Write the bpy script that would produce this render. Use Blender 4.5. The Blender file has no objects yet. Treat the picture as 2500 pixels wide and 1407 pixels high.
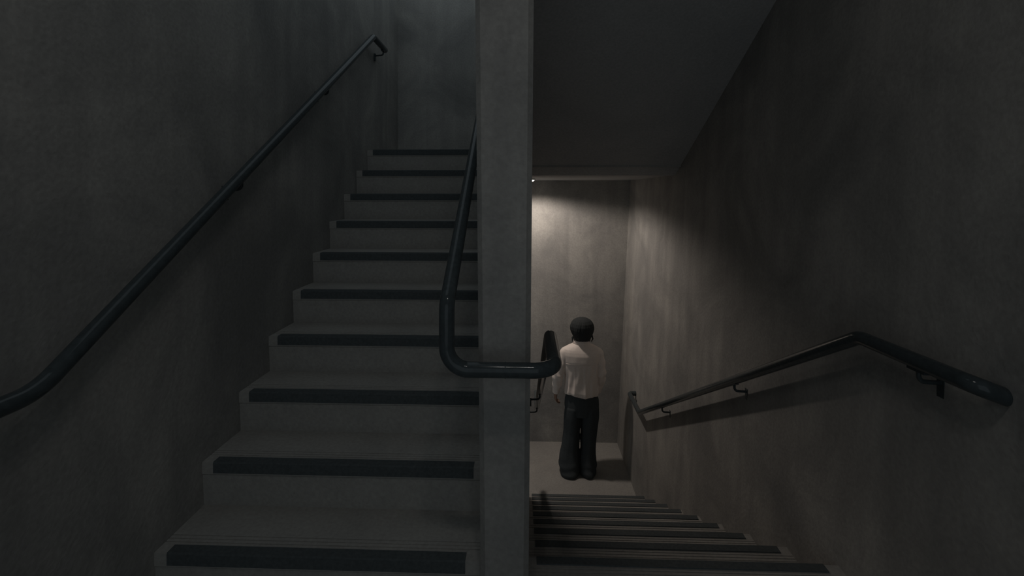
import bpy, bmesh, math, random
from mathutils import Vector, Matrix, noise

random.seed(7)
scene = bpy.context.scene
COL = scene.collection

# ---------------------------------------------------------------- camera
EYE = 1.364                      # eye height above the middle landing (its floor is z = 0)
cam_d = bpy.data.cameras.new('camera')
cam = bpy.data.objects.new('camera', cam_d)
COL.objects.link(cam)
cam.location = (0.0, 0.0, EYE)
cam.rotation_euler = (math.radians(90.0), 0.0, math.radians(2.0))
cam_d.sensor_fit = 'HORIZONTAL'
cam_d.sensor_width = 36.0
cam_d.lens = 36.0 * 1150.0 / 2500.0
cam_d.shift_y = -(703.5 - 470.0) / 2500.0
cam_d.clip_start = 0.02
scene.camera = cam

# ---------------------------------------------------------------- world, exposure
world = bpy.data.worlds.new('dim_stairwell_air')
scene.world = world
world.use_nodes = True
bg = world.node_tree.nodes['Background']
bg.inputs['Color'].default_value = (0.80, 0.93, 1.0, 1.0)
bg.inputs['Strength'].default_value = 0.275
vs = scene.view_settings
vs.view_transform = 'Standard'
vs.look = 'None'
vs.exposure = 0.0
vs.gamma = 1.0
vs.use_curve_mapping = False

LANDING_LAMP_POWER = 4.7         # downlights over the middle landing
LOWER_LAMP_POWER = 60.0          # downlight over the lower landing

# ---------------------------------------------------------------- helpers
def link(o, parent=None):
    COL.objects.link(o)
    if parent is not None:
        o.parent = parent
    return o

def mesh_obj(name, verts, faces, mat, parent=None, smooth=False):
    me = bpy.data.meshes.new(name)
    me.from_pydata([tuple(v) for v in verts], [], faces)
    me.validate()
    bm = bmesh.new(); bm.from_mesh(me)
    bmesh.ops.recalc_face_normals(bm, faces=bm.faces)
    bm.to_mesh(me); bm.free()
    if smooth:
        for p in me.polygons:
            p.use_smooth = True
    me.materials.append(mat)
    return link(bpy.data.objects.new(name, me), parent)

def empty(name, loc, label, cat, group=None):
    o = bpy.data.objects.new(name, None)
    o.empty_display_size = 0.1
    o.location = loc
    o['label'] = label
    o['category'] = cat
    if group:
        o['group'] = group
    return link(o)

def structure(o, label=None):
    o['kind'] = 'structure'
    if label:
        o['label'] = label
    return o

def prism_x(profile, xa, xb):
    """extrude a closed (y, z) profile from xa to xb"""
    n = len(profile)
    v = [(xa, y, z) for y, z in profile] + [(xb, y, z) for y, z in profile]
    f = [tuple(range(n - 1, -1, -1)), tuple(range(n, 2 * n))]
    for i in range(n):
        j = (i + 1) % n
        f.append((i, j, n + j, n + i))
    return v, f

def hexa(b, t):
    """8-corner solid from a bottom quad b and a top quad t"""
    v = list(b) + list(t)
    f = [(3, 2, 1, 0), (4, 5, 6, 7)] + [(i, (i + 1) % 4, 4 + (i + 1) % 4, 4 + i) for i in range(4)]
    return v, f

def box_vf(a, b):
    (x0, y0, z0), (x1, y1, z1) = a, b
    return hexa([(x0, y0, z0), (x1, y0, z0), (x1, y1, z0), (x0, y1, z0)],
                [(x0, y0, z1), (x1, y0, z1), (x1, y1, z1), (x0, y1, z1)])

def join_vf(*parts):
    V, F = [], []
    for v, f in parts:
        o = len(V)
        V += [tuple(p) for p in v]
        F += [tuple(i + o for i in q) for q in f]
    return V, F

def round_path(pts, radii, seg=10):
    """polyline with its inner corners replaced by arcs"""
    pts = [Vector(p) for p in pts]
    out = [pts[0]]
    for i in range(1, len(pts) - 1):
        p, a, b = pts[i], pts[i - 1], pts[i + 1]
        r = radii[i - 1] if isinstance(radii, (list, tuple)) else radii
        da, db = (a - p).normalized(), (b - p).normalized()
        ang = da.angle(db)
        if r <= 0 or abs(math.pi - ang) < 1e-3:
            out.append(p); continue
        cut = min(r / math.tan(ang / 2), 0.48 * (a - p).length, 0.48 * (b - p).length)
        rr = cut * math.tan(ang / 2)
        c = p + (da + db).normalized() * (rr / math.sin(ang / 2))
        s, e = p + da * cut - c, p + db * cut - c
        tot = s.angle(e)
        ax = s.cross(e).normalized()
        for k in range(seg + 1):
            out.append(c + Matrix.Rotation(tot * k / seg, 3, ax) @ s)
    out.append(pts[-1])
    return out

def tube_vf(path, rad, n=20, cap=True):
    """swept round tube; rad is one radius or one per point; rounded ends"""
    P = [Vector(p) for p in path]
    R = list(rad) if isinstance(rad, (list, tuple)) else [rad] * len(P)
    if cap:
        d0, d1 = (P[0] - P[1]).normalized(), (P[-1] - P[-2]).normalized()
        A, B, RA, RB = [], [], [], []
        for k in (1, 2, 3):
            t = k / 3 * math.pi / 2 * 0.98
            A.insert(0, P[0] + d0 * R[0] * math.sin(t)); RA.insert(0, R[0] * math.cos(t))
            B.append(P[-1] + d1 * R[-1] * math.sin(t)); RB.append(R[-1] * math.cos(t))
        P, R = A + P + B, RA + R + RB
    V, F = [], []
    t_prev = (P[1] - P[0]).normalized()
    u = t_prev.orthogonal().normalized()
    for i, p in enumerate(P):
        if i == 0: t = (P[1] - P[0])
        elif i == len(P) - 1: t = (P[-1] - P[-2])
        else: t = (P[i + 1] - P[i]).normalized() + (P[i] - P[i - 1]).normalized()
        t = t.normalized()
        u = (t_prev.rotation_difference(t) @ u)
        u = (u - t * u.dot(t)).normalized()
        w = t.cross(u)
        t_prev = t
        for k in range(n):
            a = 2 * math.pi * k / n
            V.append(p + (u * math.cos(a) + w * math.sin(a)) * R[i])
    for i in range(len(P) - 1):
        for k in range(n):
            k2 = (k + 1) % n
            F.append((i * n + k, i * n + k2, (i + 1) * n + k2, (i + 1) * n + k))
    F.append(tuple(range(n - 1, -1, -1)))
    m = (len(P) - 1) * n
    F.append(tuple(range(m, m + n)))
    return V, F

def loft_vf(rings):
    n = len(rings[0])
    V = [v for r in rings for v in r]
    F = []
    for i in range(len(rings) - 1):
        for k in range(n):
            k2 = (k + 1) % n
            F.append((i * n + k, i * n + k2, (i + 1) * n + k2, (i + 1) * n + k))
    F.append(tuple(range(n - 1, -1, -1)))
    m = (len(rings) - 1) * n
    F.append(tuple(range(m, m + n)))
    return V, F

def ellipsoid_vf(c, r, nu=20, nv=12):
    rings = []
    for i in range(nv + 1):
        t = -math.pi / 2 + math.pi * (0.02 + 0.96 * i / nv)
        rings.append([(c[0] + r[0] * math.cos(t) * math.cos(2 * math.pi * k / nu),
                       c[1] + r[1] * math.cos(t) * math.sin(2 * math.pi * k / nu),
                       c[2] + r[2] * math.sin(t)) for k in range(nu)])
    return loft_vf(rings)

def interp(table, z):
    """piecewise smooth lookup in rows (z, a, b, ...), z ascending"""
    if z <= table[0][0]: return table[0][1:]
    for p, q in zip(table, table[1:]):
        if z <= q[0]:
            t = (z - p[0]) / (q[0] - p[0])
            return tuple(a + (b - a) * t for a, b in zip(p[1:], q[1:]))
    return table[-1][1:]

# ---------------------------------------------------------------- materials
def principled(name):
    m = bpy.data.materials.new(name)
    m.use_nodes = True
    return m, m.node_tree, m.node_tree.nodes['Principled BSDF']

def concrete(name, c0, c1, stain, rough=0.75, streak=1.0, bump=0.25):
    """trowelled cement render: broad clouds, vertical run streaks, fine grain"""
    m, nt, bs = principled(name)
    N, L = nt.nodes, nt.links
    tc = N.new('ShaderNodeTexCoord')
    n1 = N.new('ShaderNodeTexNoise'); n1.inputs['Scale'].default_value = 1.7
    n1.inputs['Detail'].default_value = 7; n1.inputs['Roughness'].default_value = 0.62
    n1.inputs['Distortion'].default_value = 0.6
    L.new(tc.outputs['Object'], n1.inputs['Vector'])
    mp = N.new('ShaderNodeMapping'); mp.inputs['Scale'].default_value = (4.5, 4.5, 0.35)
    L.new(tc.outputs['Object'], mp.inputs['Vector'])
    n2 = N.new('ShaderNodeTexNoise'); n2.inputs['Scale'].default_value = 1.6
    n2.inputs['Detail'].default_value = 5
    L.new(mp.outputs['Vector'], n2.inputs['Vector'])
    n3 = N.new('ShaderNodeTexNoise'); n3.inputs['Scale'].default_value = 70
    n3.inputs['Detail'].default_value = 3
    L.new(tc.outputs['Object'], n3.inputs['Vector'])
    r1 = N.new('ShaderNodeValToRGB')
    r1.color_ramp.elements[0].position = 0.34; r1.color_ramp.elements[0].color = (*c0, 1)
    r1.color_ramp.elements[1].position = 0.66; r1.color_ramp.elements[1].color = (*c1, 1)
    L.new(n1.outputs['Fac'], r1.inputs['Fac'])
    mr = N.new('ShaderNodeMapRange')
    mr.inputs['From Min'].default_value = 0.42; mr.inputs['From Max'].default_value = 0.72
    mr.inputs['To Min'].default_value = 0.0; mr.inputs['To Max'].default_value = 0.55 * streak
    L.new(n2.outputs['Fac'], mr.inputs['Value'])
    mx = N.new('ShaderNodeMix'); mx.data_type = 'RGBA'
    L.new(mr.outputs['Result'], mx.inputs['Factor'])
    L.new(r1.outputs['Color'], mx.inputs['A'])
    mx.inputs['B'].default_value = (*stain, 1)
    gr = N.new('ShaderNodeMix'); gr.data_type = 'RGBA'; gr.blend_type = 'OVERLAY'
    gr.inputs['Factor'].default_value = 0.22
    L.new(mx.outputs['Result'], gr.inputs['A'])
    L.new(n3.outputs['Fac'], gr.inputs['B'])
    L.new(gr.outputs['Result'], bs.inputs['Base Color'])
    bs.inputs['Roughness'].default_value = rough
    bs.inputs['Specular IOR Level'].default_value = 0.275
    ad = N.new('ShaderNodeMath'); ad.operation = 'MULTIPLY_ADD'
    ad.inputs[1].default_value = 4.0
    L.new(n1.outputs['Fac'], ad.inputs[0]); L.new(n3.outputs['Fac'], ad.inputs[2])
    bp = N.new('ShaderNodeBump'); bp.inputs['Strength'].default_value = bump
    bp.inputs['Distance'].default_value = 0.006
    L.new(ad.outputs['Value'], bp.inputs['Height'])
    L.new(bp.outputs['Normal'], bs.inputs['Normal'])
    return m

def plain(name, col, rough, spec=0.5, coat=0.0, scale=40.0, var=0.15, bump=0.05, metallic=0.0):
    m, nt, bs = principled(name)
    N, L = nt.nodes, nt.links
    tc = N.new('ShaderNodeTexCoord')
    n = N.new('ShaderNodeTexNoise'); n.inputs['Scale'].default_value = scale
    n.inputs['Detail'].default_value = 4
    L.new(tc.outputs['Object'], n.inputs['Vector'])
    r = N.new('ShaderNodeValToRGB')
    r.color_ramp.elements[0].position = 0.3
    r.color_ramp.elements[0].color = (*[c * (1 - var) for c in col], 1)
    r.color_ramp.elements[1].position = 0.7
    r.color_ramp.elements[1].color = (*[min(1, c * (1 + var)) for c in col], 1)
    L.new(n.outputs['Fac'], r.inputs['Fac'])
    L.new(r.outputs['Color'], bs.inputs['Base Color'])
    bs.inputs['Roughness'].default_value = rough
    bs.inputs['Specular IOR Level'].default_value = spec
    bs.inputs['Coat Weight'].default_value = coat
    bs.inputs['Coat Roughness'].default_value = 0.08
    bs.inputs['Metallic'].default_value = metallic
    if bump:
        bp = N.new('ShaderNodeBump'); bp.inputs['Strength'].default_value = bump
        bp.inputs['Distance'].default_value = 0.002
        L.new(n.outputs['Fac'], bp.inputs['Height'])
        L.new(bp.outputs['Normal'], bs.inputs['Normal'])
    return m

M = {
    'wall': concrete('cement_render', (0.25, 0.245, 0.237), (0.42, 0.405, 0.38), (0.22, 0.215, 0.21)),
    'tread': concrete('worn_cement', (0.30, 0.29, 0.275), (0.38, 0.365, 0.34), (0.26, 0.25, 0.24), streak=0.4),
    'soffit': concrete('dark_soffit', (0.40, 0.40, 0.40), (0.46, 0.458, 0.455), (0.38, 0.38, 0.38), streak=0.2),
    'rail': plain('black_gloss_paint', (0.056, 0.068, 0.073), 0.11, spec=0.28, coat=0.0, scale=60, bump=0.02),
    'strip': plain('black_rubber', (0.085, 0.096, 0.10), 0.8, spec=0.2, scale=90),
    'hair': plain('black_hair', (0.040, 0.044, 0.046), 0.9, spec=0.1, scale=80, bump=0.3),
    'skin': plain('skin', (0.32, 0.20, 0.15), 0.55, spec=0.3, scale=30),
    'shirt': plain('cream_cotton', (0.80, 0.72, 0.67), 0.9, spec=0.1, scale=120, var=0.05, bump=0.08),
    'trousers': plain('black_wool', (0.066, 0.076, 0.082), 0.95, spec=0.1, scale=150, bump=0.1),
    'shoe': plain('black_leather', (0.02, 0.02, 0.02), 0.5, spec=0.3, scale=60),
    'white_metal': plain('white_lamp_ring', (0.35, 0.34, 0.32), 0.5, scale=50, var=0.03, bump=0),
}

def glow(name, col, strength):
    m, nt, bs = principled(name)
    n = nt.nodes.new('ShaderNodeTexNoise'); n.inputs['Scale'].default_value = 25
    r = nt.nodes.new('ShaderNodeValToRGB')
    r.color_ramp.elements[0].color = (*[c * 0.96 for c in col], 1)
    r.color_ramp.elements[1].color = (*col, 1)
    nt.links.new(n.outputs['Fac'], r.inputs['Fac'])
    nt.links.new(r.outputs['Color'], bs.inputs['Emission Color'])
    bs.inputs['Emission Strength'].default_value = strength
    bs.inputs['Base Color'].default_value = (0.8, 0.8, 0.8, 1)
    return m
M['lens'] = glow('lamp_lens', (1.0, 0.93, 0.80), 2.2)

# ---------------------------------------------------------------- dimensions
XL = -1.24                                     # left wall
def XR(z): return 1.05 + 0.05 * (z + 1.606)    # right wall, battered outwards
SP_L, SP_R = -0.149, 0.0003                    # spine wall faces near the landing floor
def SL(z): return SP_L - 0.0096 * (z - 0.18)
def SR(z): return SP_R + 0.0091 * (z - 0.18)
Y_END = 1.45                                   # end face of the spine wall
UP_Y, UP_G, UP_R, UP_N = 1.519, 0.2295, 0.169, 10
DN_Y, DN_G, DN_R, DN_N = 1.762, 0.3247, 0.1783, 9
Z_LOW = -DN_R * DN_N                           # lower landing floor
Z_TOP = UP_R * UP_N                            # upper landing floor
Y_LOWBACK, Y_UPBACK = 5.62, 4.444
Z_LCEIL = 1.506                                # ceiling of the lower landing
Z_MCEIL = 3.02                                 # ceiling over the middle landing

# ---------------------------------------------------------------- structure
structure(mesh_obj('wall_left', *box_vf((XL - 0.25, -1.6, -0.3), (XL, Y_UPBACK + 0.2, 3.3)), M['wall']),
          'dark cement wall beside the ascending flight')
zb, zt = Z_LOW - 0.2, 3.5
structure(mesh_obj('wall_right', *hexa(
    [(XR(zb), -1.6, zb), (XR(zb) + 0.4, -1.6, zb), (XR(zb) + 0.4, Y_LOWBACK + 0.2, zb), (XR(zb), Y_LOWBACK + 0.2, zb)],
    [(XR(zt), -1.6, zt), (XR(zt) + 0.4, -1.6, zt), (XR(zt) + 0.4, Y_LOWBACK + 0.2, zt), (XR(zt), Y_LOWBACK + 0.2, zt)]),
    M['wall']), 'cement wall beside the descending flight')
structure(mesh_obj('wall_rear', *box_vf((XL - 0.25, Y_LOWBACK, Z_LOW - 0.2), (XR(Z_LCEIL) + 0.3, Y_LOWBACK + 0.25, Z_LCEIL + 0.05)), M['wall']),
          'lamp-lit cement wall behind the standing person')
structure(mesh_obj('wall_upper', *box_vf((XL - 0.25, Y_UPBACK, Z_TOP - 0.05), (SL(3.0) + 0.02, Y_UPBACK + 0.25, 3.3)), M['wall']),
          'dark cement wall at the head of the ascending flight')
structure(mesh_obj('wall_lower', *box_vf((XL - 0.25, 4.36, Z_LOW - 0.2), (XL, Y_LOWBACK, Z_LCEIL + 0.05)), M['wall']))

# spine wall between the flights, chamfered at its free end
c = 0.016
zb, zt = Z_LOW - 0.05, 3.3
def spine_ring(z):
    a, b = SL(z), SR(z)
    return [(a, Y_END + c, z), (a + c, Y_END, z), (b - c, Y_END, z), (b, Y_END + c, z), (b, 4.36, z), (a, 4.36, z)]
structure(mesh_obj('wall_spine', *loft_vf([spine_ring(zb), spine_ring(zt)]), M['wall']),
          'narrow cement wall end between the two flights')

structure(mesh_obj('floor', *box_vf((XL, -1.6, -0.22), (XR(0) + 0.004, 1.40, 0.0)), M['tread']))
structure(mesh_obj('floor_step', *box_vf((XL, 1.40, -0.22), (SL(0), UP_Y + 0.03, 0.0)), M['tread']))
structure(mesh_obj('floor_lower', *box_vf((XL, 4.30, Z_LOW - 0.2), (XR(Z_LOW) + 0.004, Y_LOWBACK, Z_LOW)), M['tread']))
structure(mesh_obj('floor_upper', *box_vf((XL, UP_Y + UP_G * (UP_N - 1) + 0.20, Z_LCEIL + 0.06), (XR(2) + 0.2, Y_LOWBACK, Z_TOP - 0.004)), M['tread']))
# ceiling of the lower landing (underside of the upper landing slab) and the raking soffit
Y_LIP = 3.92
structure(mesh_obj('ceiling_lower', *box_vf((XL, Y_LIP + 0.02, Z_LCEIL), (XR(2) + 0.2, Y_LOWBACK + 0.1, Z_LCEIL + 0.12)), M['soffit']))
k = DN_R / DN_G
zl = Z_LCEIL + k * (Y_LIP - 1.30)
structure(mesh_obj('ceiling_raking', *prism_x([(Y_LIP, Z_LCEIL), (1.30, zl), (1.30, zl + 0.22), (Y_LIP, Z_LCEIL + 0.22)],
                                              SR(2) - 0.1, XR(3) + 0.2), M['soffit']))
structure(mesh_obj('ceiling', *box_vf((XL - 0.1, -1.6, Z_MCEIL), (XR(3) + 0.2, 0.95, Z_MCEIL + 0.2)), M['soffit']))
structure(mesh_obj('ceiling_edge', *box_vf((SL(3) + 0.02, 0.95, Z_MCEIL), (XR(3) + 0.2, 1.30, Z_MCEIL + 0.2)), M['soffit']))

# ---------------------------------------------------------------- stairs
def step_profile(g, r, tail):
    """nosing at (0,0), tread runs to +y; shallow anti-slip grooves behind the nosing"""
    p = [(0.012, -r - 0.02), (0.004, -0.05), (0.0, -0.045), (0.0, 0.0)]
    for s in (0.048, 0.064, 0.080):
        p += [(s, 0.0), (s + 0.0005, -0.0025), (s + 0.0045, -0.0025), (s + 0.005, 0.0)]
    p += [(g + tail, 0.0), (g + tail, -r - 0.02)]
    return p

def strip_profile():
    """L-shaped rubber nosing strip: front leg and top leg"""
    t = 0.0035
    return [(-t, -0.039), (-t, -0.002), (-t + 0.002, t), (0.034, t), (0.0355, 0.0), (0.0355, -0.001),
            (0.0, -0.001), (0.0, -0.040)]

def flight(label, n, y0, g, z0, dz, r, xa, xb, sa, sb, way):
    """way = +1: treads run away from the nosing line (climbing); -1: they run back from it (descending)"""
    root = empty('staircase', (0, y0, z0), label, 'staircase')
    prof = [(way * y, z) for y, z in step_profile(g, r, 0.03)]
    sprof = [(way * y, z) for y, z in strip_profile()]
    strip_me = None
    for i in range(n):
        z = z0 + dz * i
        st = mesh_obj('step', *prism_x(prof, xa(z), xb(z)), M['tread'], root)
        st.location = (0, g * i, dz * i)
        if strip_me is None:
            q = mesh_obj('nosing_strip', *prism_x(sprof, sa, sb), M['strip'], st)
            strip_me = q.data
        else:
            q = link(bpy.data.objects.new('nosing_strip', strip_me), st)
    return root

flight('dark concrete flight climbing on the left with black edge strips', UP_N, UP_Y, UP_G, UP_R, UP_R, UP_R,
       lambda z: XL, SL, -1.195, -0.205, 1)
flight('dark concrete flight descending on the right towards the person', DN_N, DN_Y, DN_G, 0.0, -DN_R, DN_R,
       lambda z: SR(z), lambda z: XR(z) + 0.004, 0.030, 1.078, -1)
# landing slab edge in front of the descending flight
structure(mesh_obj('floor_edge', *box_vf((SR(0) + 0.001, 1.39, -0.22), (XR(0) + 0.004, DN_Y - DN_G - 0.031, 0.0)), M['tread']))
# raking slab under the descending flight closes it from below
structure(mesh_obj('floor_slab', *prism_x([(DN_Y - 0.02, -0.205), (4.30, -0.205 - (4.30 - DN_Y + 0.02) * DN_R / DN_G), (4.30, Z_LOW - 0.3), (DN_Y - 0.02, -0.40)], SR(-1.6), XR(-1.6)), M['tread']))

# ---------------------------------------------------------------- handrails
RAD = 0.0225
def bracket(root, p, side, drop=0.055, gap=0.066, slope=0.0):
    """arm leaving the rail's underside, sweeping to the wall, with a wall plate; side = +1 wall towards +x"""
    o = Vector(p)
    path = round_path([o + Vector((0, 0, -RAD + 0.004)), o + Vector((0, 0, -drop)), o + Vector((side * gap, 0, -drop - 0.004))], 0.028, 8)
    v, f = tube_vf(path, 0.0065, 10)
    b = mesh_obj('bracket', v, f, M['rail'], root, smooth=True)
    x0, x1 = sorted((o.x + side * (gap - 0.006), o.x + side * (gap + 0.012)))
    pv, pf = box_vf((x0, o.y - 0.012, o.z - drop - 0.045), (x1, o.y + 0.012, o.z - drop + 0.012))
    mesh_obj('wall_plate', pv, pf, M['rail'], b)
    sv, sf = box_vf((o.x - 0.010, o.y - 0.03, o.z - RAD - 0.004), (o.x + 0.010, o.y + 0.03, o.z - RAD + 0.004))
    if slope:
        sv = [(x, y, z + slope * (y - o.y)) for x, y, z in sv]
    mesh_obj('saddle', sv, sf, M['rail'], b)
    return b

def build_rail(label, pts, radii, brackets, side, slope):
    root = empty('handrail', (0, 0, 0), label, 'handrail', 'black tubular handrails of the staircase')
    v, f = tube_vf(round_path(pts, radii, 12), RAD, 28)
    mesh_obj('rail', v, f, M['rail'], root, smooth=True)
    for b in brackets:
        bracket(root, b[0], side, gap=b[1], slope=b[2])
    return root

XLr = -1.165
sl = (2.532 - 0.890) / (3.497 - 1.075)
build_rail('long black tubular handrail climbing the left wall',
           [(XLr, 0.30, 0.885), (XLr, 1.075, 0.890), (XLr, 3.497, 2.532), (XLr, 3.79, 2.520)],
           [0.16, 0.06],
           [((XLr, 1.875, 0.890 + sl * 0.80), 0.068, sl), ((XLr, 2.70, 0.890 + sl * 1.625), 0.068, sl),
            ((XLr, 3.745, 2.522), 0.068, 0.0), ((XLr, 0.55, 0.886), 0.068, 0.0)], -1, sl)

def XRr(z): return XR(z) - 0.065
def pr(y, z): return (XRr(z), y, z)
kr = -(0.869 + 0.685) / (4.42 - 1.631)
def zr(y): return 0.869 + kr * (y - 1.631)
build_rail('black tubular handrail on the right wall beyond the descending steps',
           [(XRr(0.88) + 0.07, 1.205, 0.858), pr(1.205, 0.884), pr(1.62, 0.878), pr(4.42, -0.685), pr(4.85, -0.690), (XRr(-0.69) + 0.07, 4.85, -0.690)],
           [0.035, 0.10, 0.05, 0.03],
           [(pr(3.74, zr(3.74)), 0.066, kr), (pr(2.52, zr(2.52)), 0.066, kr), (pr(1.38, 0.881), 0.066, 0.0),
            (pr(4.80, -0.690), 0.066, 0.0)], 1, kr)

zh = EYE - 0.514
XA, XB, YF = -0.237, 0.078, 1.36
us = 0.736
root = build_rail('black tubular handrail wrapping round the end of the central wall',
           [(XA, 3.70, zh + 0.189 + us * 2.11), (XA, 3.47, zh + 0.189 + us * 2.11), (XA, YF, zh + 0.189), (XA, YF, zh), (XB, YF, zh), (XB, 1.69, zh),
            (XB, 4.42, zh - 0.549 * 2.73), (XB, 4.75, zh - 0.549 * 2.73)],
           [0.08, 0.05, 0.065, 0.065, 0.06, 0.06],
           [((XB, 3.25, zh - 0.549 * 1.56), -0.07, -0.549), ((XB, 4.3, zh - 0.549 * 2.61), -0.075, -0.549)], 1, -0.549)
bracket(root, (XA, 2.2, zh + 0.189 + us * 0.84), 1, gap=0.075, slope=us)
bracket(root, (XA, 3.2, zh + 0.189 + us * 1.84), 1, gap=0.075, slope=us)
# weld collar where the cross piece is joined
v, f = tube_vf([(-0.068, YF, zh), (-0.065, YF, zh)], RAD + 0.0008, 28, cap=False)
mesh_obj('weld_joint', v, f, M['rail'], root, smooth=False)

# ---------------------------------------------------------------- lamps
def ring_vf(c, r0, r1, z0, z1, n=40):
    V, F = [], []
    for (r, z) in ((r0, z1), (r0, z0), (r0 + 0.006, z0 - 0.003), (r1 - 0.006, z0), (r1, z1)):
        for k in range(n):
            a = 2 * math.pi * k / n
            V.append((c[0] + r * math.cos(a), c[1] + r * math.sin(a), z))
    for i in range(5):
        i2 = (i + 1) % 5
        for k in range(n):
            k2 = (k + 1) % n
            F.append((i * n + k, i * n + k2, i2 * n + k2, i2 * n + k))
    return V, F

def downlight(label, x, y, z, r, power, color, angle, blend, soft):
    root = empty('ceiling_lamp', (x, y, z), label, 'lamp', 'round ceiling lamps')
    mesh_obj('rim', *ring_vf((0, 0), r - 0.012, r, -0.010, 0.0), M['white_metal'], root, smooth=True)
    n = 40
    lens = loft_vf([[(rr * math.cos(2 * math.pi * q / n), rr * math.sin(2 * math.pi * q / n), zz) for q in range(n)]
                    for rr, zz in ((r - 0.012, -0.002), (r - 0.012, -0.014), (r * 0.86, -0.026), (r * 0.6, -0.033), (r * 0.25, -0.036))])
    mesh_obj('lens', *lens, M['lens'], root, smooth=True)
    ld = bpy.data.lights.new('lamp_light', 'SPOT')
    ld.energy = power; ld.color = color
    ld.spot_size = math.radians(angle); ld.spot_blend = blend
    ld.shadow_soft_size = soft
    lo = bpy.data.objects.new('lamp_light', ld)
    lo.location = (0, 0, -0.045)
    link(lo, root)
    return root

downlight('small round white lamp on the ceiling of the lower landing above the person', -0.075, 4.93, Z_LCEIL, 0.15,
          LOWER_LAMP_POWER, (1.0, 0.88, 0.78), 164, 0.30, 0.05)
downlight('round ceiling lamp above the middle landing on the side of the climbing flight', -0.09, 0.32, Z_MCEIL, 0.09,
          LANDING_LAMP_POWER, (1.0, 0.96, 0.92), 178, 0.85, 0.05)
downlight('round ceiling lamp above the middle landing on the side of the descending flight', 0.12, 0.32, Z_MCEIL, 0.09,
          LANDING_LAMP_POWER, (1.0, 0.96, 0.92), 178, 0.85, 0.05)

# ---------------------------------------------------------------- person (seen from behind, facing the lit wall)
person = empty('person', (0.564, 5.02, Z_LOW), 'person seen from behind in cream shirt and wide black trousers standing on the lower landing', 'person')
person.scale = (0.975, 0.975, 0.972)

def fuse(o, voxel, smooth_iter=4, factor=0.5):
    """melt overlapping shells into one continuous surface"""
    m = o.modifiers.new('fuse', 'REMESH')
    m.mode = 'VOXEL'; m.voxel_size = voxel; m.use_smooth_shade = True
    if smooth_iter:
        s = o.modifiers.new('soften', 'SMOOTH'); s.factor = factor; s.iterations = smooth_iter
    dg = bpy.context.evaluated_depsgraph_get()
    me = bpy.data.meshes.new_from_object(o.evaluated_get(dg))
    o.modifiers.clear()
    old = o.data
    mats = list(old.materials)
    o.data = me
    if not me.materials:
        for q in mats: me.materials.append(q)
    for p in me.polygons: p.use_smooth = True
    bpy.data.meshes.remove(old)
    return o

def limb(pts, rads, n=16):
    return tube_vf(pts, rads, n)

def hand_parts(w, d, palm_n, thumb_dir, curl):
    """palm and five unequal, bent fingers; w = wrist, d = hand direction, palm_n = palm normal"""
    w, d, pn = Vector(w), Vector(d).normalized(), Vector(palm_n).normalized()
    pn = (pn - d * pn.dot(d)).normalized()
    s = Vector(thumb_dir); s = (s - d * s.dot(d) - pn * s.dot(pn)).normalized()
    parts = []
    palm = []
    for t, a, b in ((0.0, 0.024, 0.018), (0.02, 0.029, 0.017), (0.05, 0.037, 0.016), (0.075, 0.039, 0.014), (0.088, 0.035, 0.011)):
        ce = w + d * t
        palm.append([ce + s * (a * math.cos(2 * math.pi * q / 16)) + pn * (b * math.sin(2 * math.pi * q / 16)) for q in range(16)])
    parts.append(loft_vf(palm))
    for off, ln, r in ((0.029, 0.068, 0.0082), (0.010, 0.078, 0.0085), (-0.010, 0.072, 0.0082), (-0.028, 0.056, 0.0073)):
        p = w + d * 0.078 + s * off
        pts, dr, ang = [p], d.copy(), curl * 0.45
        for q, frac in enumerate((0.18, 0.42, 0.32, 0.26)):
            dr = (d * math.cos(ang) + pn * math.sin(ang) + s * off * 0.9).normalized()
            p = p + dr * ln * frac
            pts.append(p)
            ang += curl * 0.55
        parts.append(limb(pts, [r * 1.05, r * 1.08, r, r * 0.95, r * 0.82], 10))
    p = w + d * 0.022 + s * 0.022
    q1 = p + (d * 0.5 + s * 0.75 + pn * 0.35).normalized() * 0.034
    q2 = q1 + (d * 0.85 + s * 0.35 + pn * 0.35).normalized() * 0.028
    q3 = q2 + (d * 0.95 + s * 0.1 + pn * 0.35).normalized() * 0.022
    parts.append(limb([p, q1, q2, q3], [0.0125, 0.0105, 0.0095, 0.008], 10))
    return parts

# --- pose (local: +y is where the person looks, +x is the right hand in the picture)
SH_L, EL_L, WR_L = (-0.178, 0.0, 1.325), (-0.260, -0.015, 1.065), (-0.276, 0.045, 0.850)
SH_R, EL_R, WR_R = (0.178, 0.0, 1.325), (0.208, -0.01, 1.07), (0.182, 0.075, 0.850)

body = []
torso = []
for z, a, b, x in ((0.80, 0.150, 0.105, 0), (0.90, 0.140, 0.095, 0), (1.0, 0.128, 0.088, 0), (1.12, 0.140, 0.095, 0),
                   (1.27, 0.148, 0.092, 0), (1.325, 0.125, 0.075, 0), (1.37, 0.066, 0.058, 0), (1.405, 0.052, 0.052, 0)):
    torso.append([(x + a * math.cos(2 * math.pi * q / 24), b * math.sin(2 * math.pi * q / 24), z) for q in range(24)])
body.append(loft_vf(torso))
body.append(limb([(0, -0.005, 1.32), (0, 0.005, 1.40), (0, 0.018, 1.48)], [0.058, 0.053, 0.055]))
for S, E_, W in ((SH_L, EL_L, WR_L), (SH_R, EL_R, WR_R)):
    s = 1 if S[0] > 0 else -1
    body.append(limb([(0.10 * s, 0, 1.295), (S[0] * 0.97, 0, 1.295), E_, W], [0.045, 0.040, 0.034, 0.024]))
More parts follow.
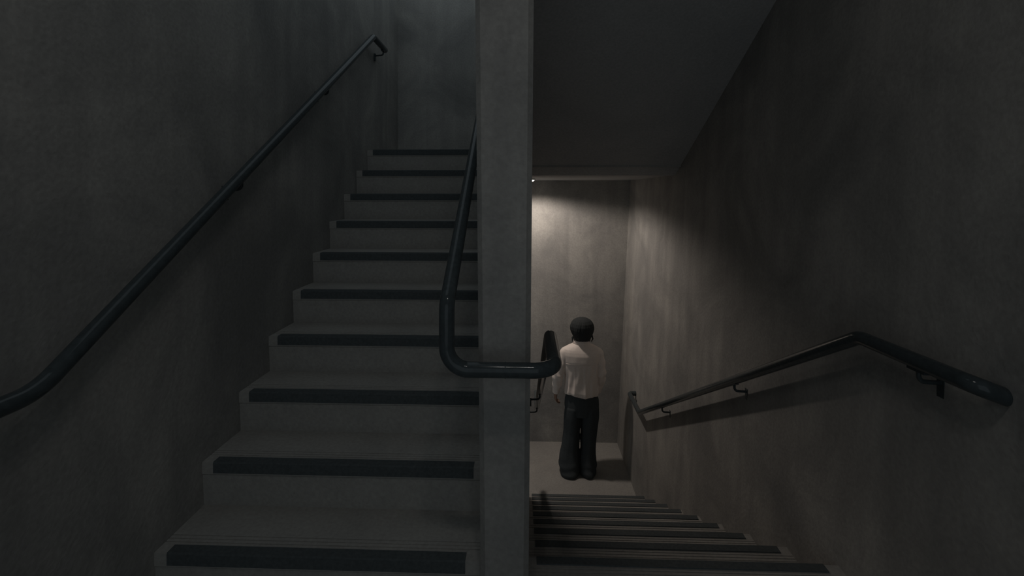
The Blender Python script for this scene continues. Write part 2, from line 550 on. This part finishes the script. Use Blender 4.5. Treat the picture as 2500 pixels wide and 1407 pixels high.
for hx, kx, ax in ((-0.085, -0.115, -0.135), (0.085, 0.085, 0.065)):
    body.append(limb([(hx, 0, 0.84), (kx, 0.01, 0.46), (ax, -0.015, 0.09)], [0.082, 0.055, 0.038]))
    body.append(limb([(ax, -0.04, 0.045), (ax, 0.06, 0.04), (ax, 0.13, 0.03)], [0.032, 0.034, 0.024]))
# head: skull, jaw, face features
head = []
for z, a, b, yo in ((1.452, 0.022, 0.03, 0.075), (1.458, 0.038, 0.05, 0.055), (1.475, 0.052, 0.07, 0.035), (1.505, 0.063, 0.084, 0.02),
                    (1.54, 0.070, 0.092, 0.012), (1.58, 0.075, 0.098, 0.008), (1.62, 0.074, 0.096, 0.004), (1.65, 0.063, 0.082, 0.0),
                    (1.67, 0.042, 0.056, -0.002), (1.679, 0.015, 0.02, -0.002)):
    head.append([(a * math.cos(2 * math.pi * q / 28), yo + b * math.sin(2 * math.pi * q / 28), z) for q in range(28)])
body.append(loft_vf(head))
body.append(limb([(0, 0.10, 1.575), (0, 0.114, 1.545), (0, 0.119, 1.530)], [0.008, 0.009, 0.011], 10))     # nose
body.append(ellipsoid_vf((0, 0.104, 1.492), (0.023, 0.008, 0.005)))                                          # lips
body.append(ellipsoid_vf((0, 0.102, 1.484), (0.019, 0.008, 0.005)))
body.append(ellipsoid_vf((0, 0.098, 1.462), (0.018, 0.014, 0.012)))                                          # chin
for s in (-1, 1):
    body.append(ellipsoid_vf((s * 0.031, 0.094, 1.566), (0.013, 0.010, 0.008)))                              # eyelids
    body.append(limb([(s * 0.014, 0.105, 1.585), (s * 0.045, 0.094, 1.588)], [0.006, 0.005], 8))             # brows
    body.append(ellipsoid_vf((s * 0.078, 0.005, 1.55), (0.010, 0.020, 0.032)))                               # ears
body += hand_parts(WR_L, Vector(WR_L) - Vector(EL_L) + Vector((0, 0.01, 0)), (1, 0.2, 0), (0.2, 1, 0), 0.55)
body += hand_parts(WR_R, Vector(WR_R) - Vector(EL_R) + Vector((0, 0.01, 0)), (-1, 0.2, 0), (-0.2, 1, 0), 0.55)
fuse(mesh_obj('body', *join_vf(*body), M['skin'], person, smooth=True), 0.0042, 3, 0.5)

# --- hair: dark bob that covers crown, sides and nape, open over the face
HT = ((1.446, 0.078, 0.058, -0.020), (1.455, 0.086, 0.068, -0.020), (1.475, 0.092, 0.080, -0.019), (1.50, 0.104, 0.095, -0.015), (1.53, 0.118, 0.110, -0.010),
      (1.565, 0.129, 0.121, -0.005), (1.60, 0.130, 0.124, -0.003), (1.635, 0.116, 0.114, -0.003), (1.662, 0.092, 0.092, -0.004),
      (1.682, 0.058, 0.060, -0.006), (1.692, 0.02, 0.02, -0.008))
rings = []
for i in range(34):
    z = 1.446 + (1.692 - 1.446) * i / 33
    a, b, yo = interp(HT, z)
    ring = []
    for q in range(72):
        t = 2 * math.pi * q / 72
        x, y = a * math.cos(t), b * math.sin(t)
        wob = 1 + 0.05 * noise.noise(Vector((math.cos(t) * 3.2, math.sin(t) * 3.2, z * 6))) + 0.010 * math.sin(t * 29 + 3 * math.sin(z * 14))
        x, y = x * wob, y * wob
        front = math.sin(t)
        if front > 0.35 and z < 1.60:
            lim = 0.045 + 0.055 * max(0, (z - 1.56) / 0.04)
            y = min(y, lim) 
            x = x * (1 - 0.1 * (front - 0.35))
        zz = z + (0.010 * noise.noise(Vector((math.cos(t) * 5, math.sin(t) * 5, 1.3))) if i < 6 else 0)
        ring.append((x + 0.005, y + yo, zz))
    rings.append(ring)
hair = [loft_vf(rings)]
rnd = random.Random(3)
for q in range(46):                                        # loose ends at the nape and sides
    t = math.pi + math.pi * q / 45
    x, y = 0.082 * math.cos(t) + 0.005, 0.060 * math.sin(t) - 0.020
    l = rnd.uniform(0.006, 0.016) + (0.022 if q > 42 or q < 3 else 0)
    z0 = 1.462
    hair.append(limb([(x * 0.96, y, z0 + 0.03), (x, y * 1.02, z0), (x * rnd.uniform(0.97, 1.06), y, z0 - l * 0.6), (x * rnd.uniform(0.95, 1.1), y, z0 - l)],
                     [0.008, 0.007, 0.005, 0.0018], 7))
hair.append(limb([(0.108, 0.0, 1.50), (0.120, -0.01, 1.46), (0.106, -0.012, 1.435), (0.112, -0.012, 1.415)], [0.012, 0.008, 0.006, 0.002], 8))
hair.append(limb([(-0.098, 0.0, 1.47), (-0.100, -0.01, 1.45), (-0.106, -0.012, 1.418)], [0.012, 0.008, 0.002], 8))
fuse(mesh_obj('hair', *join_vf(*hair), M['hair'], person, smooth=True), 0.0035, 1, 0.4)['label'] = 'short black bobbed hair'

# --- shirt: body with back yoke, box pleats, gathered hem; loose sleeves with cuffs
ST = ((0.862, 0.176, 0.118), (0.872, 0.186, 0.128), (0.90, 0.186, 0.130), (0.96, 0.178, 0.124), (1.05, 0.176, 0.120), (1.14, 0.182, 0.122), (1.23, 0.194, 0.124),
      (1.295, 0.202, 0.120), (1.330, 0.203, 0.110), (1.355, 0.195, 0.100), (1.378, 0.158, 0.088), (1.396, 0.112, 0.077), (1.410, 0.080, 0.069), (1.425, 0.068, 0.064))
def fold(t, z):
    """radial relief of the cloth (t: angle, back is -pi/2)"""
    back = max(0.0, -math.sin(t))
    d = 0.0
    if z < 1.212:                                          # below the yoke seam
        m = min(1.0, (1.212 - z) / 0.06)
        d += m * back * 0.0075 * (math.exp(-((math.cos(t) + 0.42) / 0.055) ** 2) + math.exp(-((math.cos(t) - 0.10) / 0.055) ** 2))
        d += m * 0.004 * math.sin(t * 13 + 2.2 * math.sin(z * 9)) * (0.4 + 0.6 * min(1, (1.212 - z) / 0.2))
        d += m * 0.0065 * noise.noise(Vector((math.cos(t) * 4, math.sin(t) * 4, z * 5)))
    else:
        d += 0.0045 * back + 0.003 * noise.noise(Vector((math.cos(t) * 4, math.sin(t) * 4, z * 9)))
    return d
rings = []
for i in range(90):
    z = 0.862 + (1.425 - 0.862) * i / 89
    a, b = interp(ST, z)
    ring = []
    for q in range(128):
        t = 2 * math.pi * q / 128
        ct, st = math.cos(t), math.sin(t)
        e = 0.86
        x = a * math.copysign(abs(ct) ** e, ct); y = b * math.copysign(abs(st) ** e, st)
        d = fold(t, z)
        hem = 0.010 * math.sin(t * 2 + 0.5) + 0.006 * math.sin(5 * t) if z < 0.90 else 0.0
        ring.append((x + ct * d, y + st * d, z + hem * (1 - (z - 0.862) / 0.04 if z < 0.90 else 0)))
    rings.append(ring)
shirt = [loft_vf(rings)]
def sleeve(S, E_, W):
    S, E_, W = Vector(S), Vector(E_), Vector(W)
    s = 1 if S.x > 0 else -1
    path = round_path([Vector((0.12 * s, 0, 1.310)), S + Vector((-0.004 * s, 0, -0.012)), E_, W], [0.05, 0.12], 14)
    dense = []
    for a, b in zip(path, path[1:]):
        m = max(1, int((b - a).length / 0.007))
        dense += [a + (b - a) * (q / m) for q in range(m)]
    dense.append(path[-1])
    L_ = len(dense)
    rad = []
    for q in range(L_):
        u = q / (L_ - 1)
        r = 0.060 - 0.010 * u + 0.006 * math.sin(math.pi * min(1, u * 1.2))
        if u > 0.90: r = 0.043 - 0.004 * (u - 0.90) / 0.1
        elif u > 0.84: r = 0.043 + (r - 0.043) * (0.90 - u) / 0.06
        rad.append(r)
    v, f = tube_vf(dense, rad, 32, cap=False)
    out = []
    for idx, p in enumerate(v):
        q, kk = divmod(idx, 32)
        u = q / (L_ - 1)
        ang = 2 * math.pi * kk / 32
        c0 = dense[q]
        amp = 0.0065 * min(1, u * 3) * (1 if u < 0.86 else 0.15)
        w_ = amp * (math.sin(u * 34 + 1.7 * math.sin(ang + s) + ang) * 0.6 + noise.noise(Vector((u * 9, math.cos(ang) * 1.5 + s, math.sin(ang) * 1.5))))
        out.append(p + (p - c0).normalized() * w_)
    return out, f
shirt.append(sleeve(SH_L, EL_L, WR_L))
shirt.append(sleeve(SH_R, EL_R, WR_R))
sh = fuse(mesh_obj('shirt', *join_vf(*shirt), M['shirt'], person, smooth=True), 0.0048, 2, 0.5)
sh['label'] = 'cream cotton shirt with back yoke and pleats'
# stand-and-fall collar
rings = []
for z, k_, in ((1.396, 0.006), (1.402, 0.011), (1.424, 0.010), (1.450, 0.005), (1.458, 0.001), (1.450, -0.004), (1.422, -0.004)):
    ring = []
    for q in range(64):
        t = 2 * math.pi * q / 64
        lift = 0.006 * -math.sin(t)
        ring.append(((0.080 + k_) * math.cos(t), 0.002 + (0.070 + k_) * math.sin(t), z + lift + (1.405 - z) * 0.5 * max(0, math.sin(t))))
    rings.append(ring)
v, f = loft_vf(rings)
mesh_obj('collar', v, f[:-2], M['shirt'], sh, smooth=True).modifiers.new('cloth', 'SOLIDIFY').thickness = 0.003
# yoke seam: raised stitched edge across the back
pts = []
for q in range(41):
    t = math.pi * (1.08 + 0.84 * q / 40)
    a, b = interp(ST, 1.213)
    ct, st = math.cos(t), math.sin(t)
    x = a * math.copysign(abs(ct) ** 0.86, ct); y = b * math.copysign(abs(st) ** 0.86, st)
    pts.append((x + ct * 0.003, y + st * 0.003, 1.213 + 0.004 * math.sin(t * 3)))
v, f = tube_vf(pts, 0.0018, 8)
mesh_obj('yoke_seam', v, f, M['shirt'], sh, smooth=True)

# --- trousers: high waist, straight wide legs that pool on the floor
TR = []
pel = []
for z, a, b in ((0.64, 0.176, 0.118), (0.74, 0.187, 0.126), (0.80, 0.184, 0.122), (0.84, 0.174, 0.116), (0.87, 0.160, 0.108), (0.90, 0.140, 0.095), (0.93, 0.120, 0.085)):
    pel.append([(a * math.cos(2 * math.pi * q / 48), b * math.sin(2 * math.pi * q / 48), z) for q in range(48)])
TR.append(loft_vf(pel))
def leg(table):
    rings = []
    for i in range(80):
        z = 0.004 + 0.78 * i / 79
        cx, a, b, cy = interp(table, z)
        ring = []
        for q in range(56):
            t = 2 * math.pi * q / 56
            low = max(0.0, 1 - z / 0.22)
            rel = 0.004 * math.sin(5 * t + cx * 40) + 0.0045 * low * math.sin(z * 70 + 2 * math.sin(t + cx * 9)) + 0.006 * noise.noise(Vector((math.cos(t) * 2, math.sin(t) * 2 + cx * 9, z * 4)))
            ring.append((cx + (a + rel) * math.cos(t), cy + (b + rel) * math.sin(t), z))
        rings.append(ring)
    return loft_vf(rings)
TR.append(leg(((0.0, -0.128, 0.100, 0.135, -0.01), (0.03, -0.134, 0.108, 0.145, -0.01), (0.10, -0.136, 0.117, 0.135, -0.005), (0.20, -0.131, 0.110, 0.122, 0.0), (0.27, -0.126, 0.098, 0.115, 0.0),
               (0.45, -0.113, 0.088, 0.108, 0.0), (0.62, -0.101, 0.092, 0.115, 0.0), (0.72, -0.092, 0.090, 0.112, 0.0), (0.785, -0.07, 0.065, 0.08, 0.0))))
TR.append(leg(((0.0, 0.062, 0.082, 0.135, 0.0), (0.03, 0.064, 0.088, 0.145, 0.0), (0.10, 0.064, 0.093, 0.135, 0.0), (0.20, 0.060, 0.087, 0.122, 0.0), (0.27, 0.068, 0.080, 0.115, 0.0),
               (0.45, 0.078, 0.085, 0.108, 0.0), (0.62, 0.088, 0.092, 0.115, 0.0), (0.72, 0.092, 0.090, 0.112, 0.0), (0.785, 0.07, 0.065, 0.08, 0.0))))
tr = fuse(mesh_obj('trousers', *join_vf(*TR), M['trousers'], person, smooth=True), 0.0048, 2, 0.5)
tr['label'] = 'wide-legged black trousers pooling on the floor'
for ax in (-0.135, 0.065):
    rings = []
    for y, a, b in ((-0.085, 0.018, 0.02), (-0.07, 0.032, 0.045), (-0.02, 0.037, 0.055), (0.06, 0.042, 0.042), (0.12, 0.045, 0.030), (0.165, 0.034, 0.022), (0.185, 0.012, 0.012)):
        rings.append([(ax + a * math.cos(2 * math.pi * q / 20), y, max(0.001, b * 0.9 + b * math.sin(2 * math.pi * q / 20))) for q in range(20)])
    mesh_obj('shoe', *loft_vf(rings), M['shoe'], person, smooth=True)
